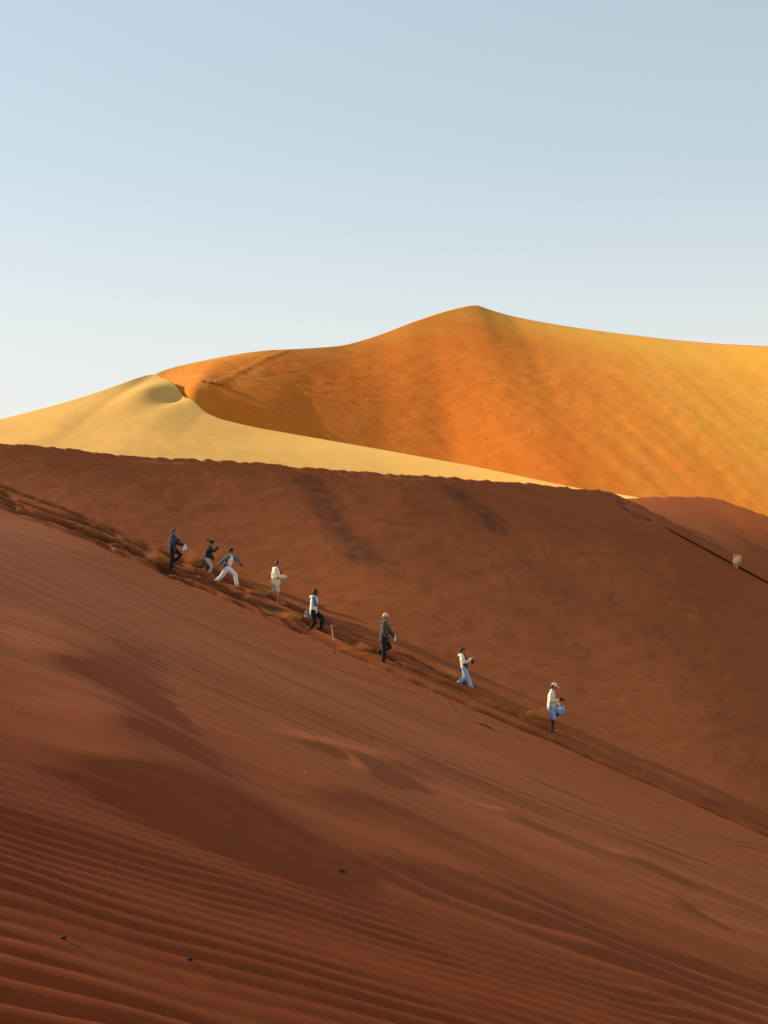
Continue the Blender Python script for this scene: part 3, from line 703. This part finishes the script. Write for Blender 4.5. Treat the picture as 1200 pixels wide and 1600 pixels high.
# ---- things held
def held(name, at, label, cat, build, rz=0.0):
    o = empty(name, at, rz); tag(o, label, cat); build(o); return o
def bag(col, mname, w=.15, h=.20):
    def f(o):
        b = bmesh.new(); loft(b, [(0, 0, -.02), (0, 0, -.06), (0, 0, -h * .7), (0, 0, -h)], [(w * .30, w * .35), (w * .62, w * .55), (w * .8, w * .6), (w * .55, w * .45)], 12); part('pouch', b, mat(mname, col, rough=.8, bump=.6), o, .012, 1)
        b = bmesh.new(); loft(b, [(-.03, 0, -.03), (-.02, 0, .045), (.02, 0, .045), (.03, 0, -.03)], [.008] * 4, 6); part('strap', b, mat(mname, col), o)
    return f
def boots(col, mname):
    def f(o):
        for s in (1, -1):
            b = bmesh.new(); loft(b, [(-.02, .04 * s, .01), (-.02, .045 * s, -.10), (.0, .045 * s, -.13), (.09, .05 * s, -.14), (.16, .05 * s, -.15)], [.042, .048, .052, (.045, .036), (.04, .025)], 10)
            p_ = part('upper', b, mat(mname, col, rough=.8), o, .012, 1)
            b = bmesh.new(); loft(b, [(-.06, .045 * s, -.175), (.17, .05 * s, -.175)], [(.045, .012), (.042, .012)], 10); part('sole', b, mat('sole_white', (.6, .6, .58)), p_)
    return f
def bottle(o):
    b = bmesh.new(); loft(b, [(0, 0, -.10), (0, 0, .06), (0, 0, .10), (0, 0, .13)], [.036, .036, .022, .017], 12); part('flask', b, mat('bottle_white', (.72, .72, .70), rough=.35, var=.03), o)
    b = bmesh.new(); loft(b, [(0, 0, .135), (0, 0, .16)], [.019, .019], 12); part('lid', b, mat('bottle_lid', (.25, .27, .28)), o)
def camera_thing(o):
    m = mat('camera_black', (.015, .015, .016), rough=.4)
    b = bmesh.new(); r = bmesh.ops.create_cube(b, size=1); bmesh.ops.scale(b, vec=(.075, .15, .10), verts=r['verts']); bmesh.ops.bevel(b, geom=b.edges[:], offset=.014, segments=2, affect='EDGES')
    loft(b, [(-.01, 0, .05), (.015, 0, .058)], [(.032, .03), (.026, .02)], 8); part('camera_body', b, m, o)
    b = bmesh.new(); loft(b, [(.03, 0, 0), (.08, 0, 0), (.12, 0, 0)], [.040, .042, .038], 14, False); part('lens', b, m, o)
    b = bmesh.new(); loft(b, [(0, .075, .03), (-.05, .07, .16), (-.10, .05, .24)], [.006] * 3, 6); part('strap', b, m, o)
held('bag', g1(1, .10)[0], 'small white bag hanging from the hand of the person in navy', 'bag', bag((.78, .78, .76), 'bag_white', .15, .19))
held('shoes', g5(1, .10)[0], 'grey and white shoes carried in the trailing hand of the person in the white vest', 'shoes', boots((.17, .22, .28), 'shoe_slate'), R(40))
held('bottle', g6(1, .10)[0], 'white bottle held at the hip of the person in the grey brown jacket', 'bottle', bottle)
held('camera', g8(-1, .13)[0], 'black camera held at the chest of the person in the white cap', 'camera', camera_thing)
held('bag', g8(1, .13)[0], 'sky blue bag hanging from the hand of the person in the white cap', 'bag', bag((.20, .42, .68), 'bag_blue', .19, .22))
held('phone_pouch', g7(-1, .12)[0], 'dark pouch held before the chest of the person in pale blue trousers', 'pouch', bag((.03, .03, .032), 'pouch_dark', .10, .13))

# ================================================================== SAND THROWN UP
M_SPRAY = mat('flying_sand', (.60, .25, .075), rough=1.0, var=.2)
def spray(pix, dx, dz, wid, n, label, r=.0048, lift=.01):
    """grains thrown up from the ground behind a foot; dx,dz = reach of the plume"""
    h = hit(pix[0], pix[1], near_full, 40, 80)
    base = np.array([h[0], h[1], ground(h[0], h[1])])
    n = int(n * 6); wid *= .8; t = RNG.random(n) ** .9
    p = np.empty((n, 3))
    p[:, 0] = base[0] + dx * t + RNG.normal(0, wid * (.25 + .75 * t))
    p[:, 1] = base[1] + RNG.normal(0, wid * .8, n)
    gz = near_full(p[:, 0], p[:, 1])
    p[:, 2] = gz + lift + dz * (.25 + t) * RNG.random(n) ** 2.2 + np.abs(RNG.normal(0, .03, n))
    tet = np.array([(1, 1, 1), (1, -1, -1), (-1, 1, -1), (-1, -1, 1)], float)
    rr = r * RNG.uniform(.5, 1.4, n)
    v = (p[:, None, :] + tet[None] * rr[:, None, None] * RNG.choice([-1, 1], (n, 1, 3))).reshape(-1, 3)
    f = []
    for i in range(n):
        k = 4 * i; f += [(k, k + 1, k + 2), (k, k + 3, k + 1), (k, k + 2, k + 3), (k + 1, k + 3, k + 2)]
    me = bpy.data.meshes.new('sand_spray'); me.from_pydata(v.tolist(), [], f)
    tag(link('sand_spray', me, M_SPRAY), label, 'sand', 'sand kicked up by the runners', kind='stuff')
spray((262, 880), -.70, .50, .16, 1500, 'sunlit sand flung up behind the person in navy')
spray((322, 884), -.75, .45, .17, 1900, 'sunlit sand flung up behind the person in the dark coat')
spray((300, 893), -.25, .22, .14, 700, 'low puff of sand between the person in navy and the person in the coat')
spray((424, 930), -.60, .22, .14, 400, 'sand thrown up behind the person in the cream jacket')
spray((470, 968), -.65, .20, .14, 450, 'sand thrown up behind the person in the white vest')
spray((580, 1016), -.50, .18, .12, 350, 'sand thrown up behind the person in the grey brown jacket')
spray((712, 1058), -.65, .22, .14, 450, 'sand thrown up behind the person in pale blue trousers')
spray((822, 1117), .80, .32, .12, 500, 'wedge of sand thrown up behind the person in the white cap')

# ================================================================== SMALL THINGS ON THE SAND
def on(px, py): h = hit(px, py, near_full, 2, 100); return Vector((h[0], h[1], ground(h[0], h[1])))
def rel(p, px, py):                                     # offset in metres at the same distance as p
    u, w = ray(px, py); return Vector((u * p.y - p.x, 0, w * p.y - p.z))
# upright dry stalk
p = on(523, 1021); o = empty('dry_stalk', p); tag(o, 'thin dry stalk standing upright in the sand beside the tracks', 'stalk')
pts = [Vector((0, 0, -.06))] + [rel(p, *q) for q in ((522, 1010), (521, 1000), (519.5, 988), (517, 974))]
b = bmesh.new(); loft(b, pts[:3], [.026, .022, .018], 8); part('lower_stem', b, mat('stem_dark', (.14, .09, .055), rough=.9), o)
b = bmesh.new(); loft(b, pts[2:], [.018, .021, .006], 8); part('upper_stem', b, mat('stem_straw', (.62, .44, .22), rough=.9), o)
for a, c in ((.3, 1), (.55, -1)):
    q = pts[1].lerp(pts[3], a); b = bmesh.new(); loft(b, [q, q + Vector((.05 * c, .02, .06)), q + Vector((.08 * c, .03, .13))], [.008, .006, .003], 6); part('twig', b, mat('stem_straw', (.62, .44, .22)), o)
# fallen branch
p = on(757, 1134); o = empty('fallen_branch', p); tag(o, 'thin grey fallen branch with a dark root end lying on the slope', 'branch')
def lay(path, lift, rads, nm, m):
    b = bmesh.new(); loft(b, [on(*q) - p + Vector((0, 0, l_)) for q, l_ in zip(path, lift)], rads, 6); return part(nm, b, m, o)
mg = mat('wood_grey', (.11, .07, .05), rough=.9); md = mat('wood_dark', (.035, .022, .016), rough=.9)
lay([(686, 1086), (694, 1098), (704, 1109), (720, 1118)], (.02, .04, .03, .04), [.004, .005, .007, .009], 'limb', mg)
lay([(720, 1118), (735, 1126), (748, 1132), (756, 1134)], (.04, .02, .02, .03), [.009, .010, .013, .022], 'limb', mg)
lay([(718, 1118), (733, 1119), (745, 1121), (752, 1129), (755, 1133)], (.04, .16, .20, .12, .03), [.007, .007, .008, .009, .012], 'arched_limb', mg)
lay([(753, 1132), (760, 1135), (768, 1139)], (.03, .03, .02), [.028, .034, .022], 'root_end', md)
# dry grass tuft by the crest
p = on(1149, 887); o = empty('grass_tuft', p); tag(o, 'dry straw coloured grass tuft growing by the dark edge of the crest', 'grass')
b = bmesh.new(); b2 = bmesh.new()
for i in range(90):
    a = random.uniform(0, 6.283); r = random.uniform(0, .10); L = random.uniform(.35, .85); sp_ = random.uniform(.05, .55)
    c = Vector((r * math.cos(a), r * math.sin(a), -.03)); d = Vector((math.cos(a) * sp_ + .12, math.sin(a) * sp_, 1)).normalized()
    loft(b if i % 5 else b2, [c, c + d * L * .5 + Vector((0, 0, .02)), c + d * L + Vector((.06 * sp_, 0, -.10 * sp_))], [.010, .009, .003], 4)
part('blades', b, mat('straw', (.72, .55, .30), rough=.8), o); part('old_stems', b2, mat('straw_old', (.34, .22, .12), rough=.9), o)
# pebbles, and dark lumps standing in for small pits
def lump(name, loc, r, m, label, cat, group=None, sink=.3):
    b = bmesh.new(); bmesh.ops.create_icosphere(b, subdivisions=2, radius=1.0); sd = random.randint(0, 999)
    for v in b.verts:
        n_ = 1 + .35 * float(vnoise(v.co.x * 1.7 + sd, v.co.y * 1.7 + v.co.z * 2.3, sd)); v.co = Vector((v.co.x * r * 1.3, v.co.y * r, v.co.z * r * .7)) * n_
    o = link(name, mesh_of(b, name), m); o.location = Vector(loc) + Vector((0, 0, r * .7 * (1 - 2 * sink))); tag(o, label, cat, group); return o
mp_ = mat('stone_pale', (.42, .30, .22)); mdk = mat('pit_dark', (.050, .021, .011), rough=.95); mcl = mat('clod', (.20, .06, .022), rough=1.0, bump=.6)
for q in ((26, 1108), (477, 1208), (462, 1081)): l_ = on(*q); lump('pebble', l_, l_.y * .0007, mp_, 'tiny pale pebble lying alone on the red brown slope', 'pebble', 'pale pebbles on the slope', .2)
for q in ((98, 1467), (295, 1500), (535, 1363)): l_ = on(*q); lump('lump', l_, l_.y * .0019, mdk, 'small dark stone standing in for a pit among the sand ripples', 'lump', 'dark pit stand-ins among the ripples', .25)
# broken crust at the head of the orange dune's hollow
mo_all = lambda x, y: mof(x, y) + mo_detail(np.asarray(x, float), np.asarray(y, float))
for q, r in (((318, 597), .55), ((330, 599), .75), ((338, 601), .95), ((346, 602), .70), ((326, 604), .45)):
    h = hit(q[0], q[1], mo_all, 205, 300); lump('crust_block', h, r * .5, mat('crust', (.42, .17, .045), rough=1.0, bump=.8), 'broken block of crusted sand below the left ridge of the orange dune', 'sand block', 'crusted blocks on the orange dune', .25)
ms = mat('scrub_pale', (.66, .45, .20), rough=1.0)
for i in range(26):
    q = (random.uniform(400, 860), random.uniform(575, 690)); 
    h = hit(q[0], q[1], mo_all, 170, 320); lump('scrub_tuft', h, random.uniform(.10, .17), ms, 'tiny pale tuft dotted over the orange dune face', 'tuft', 'tufts on the orange dune', .2)
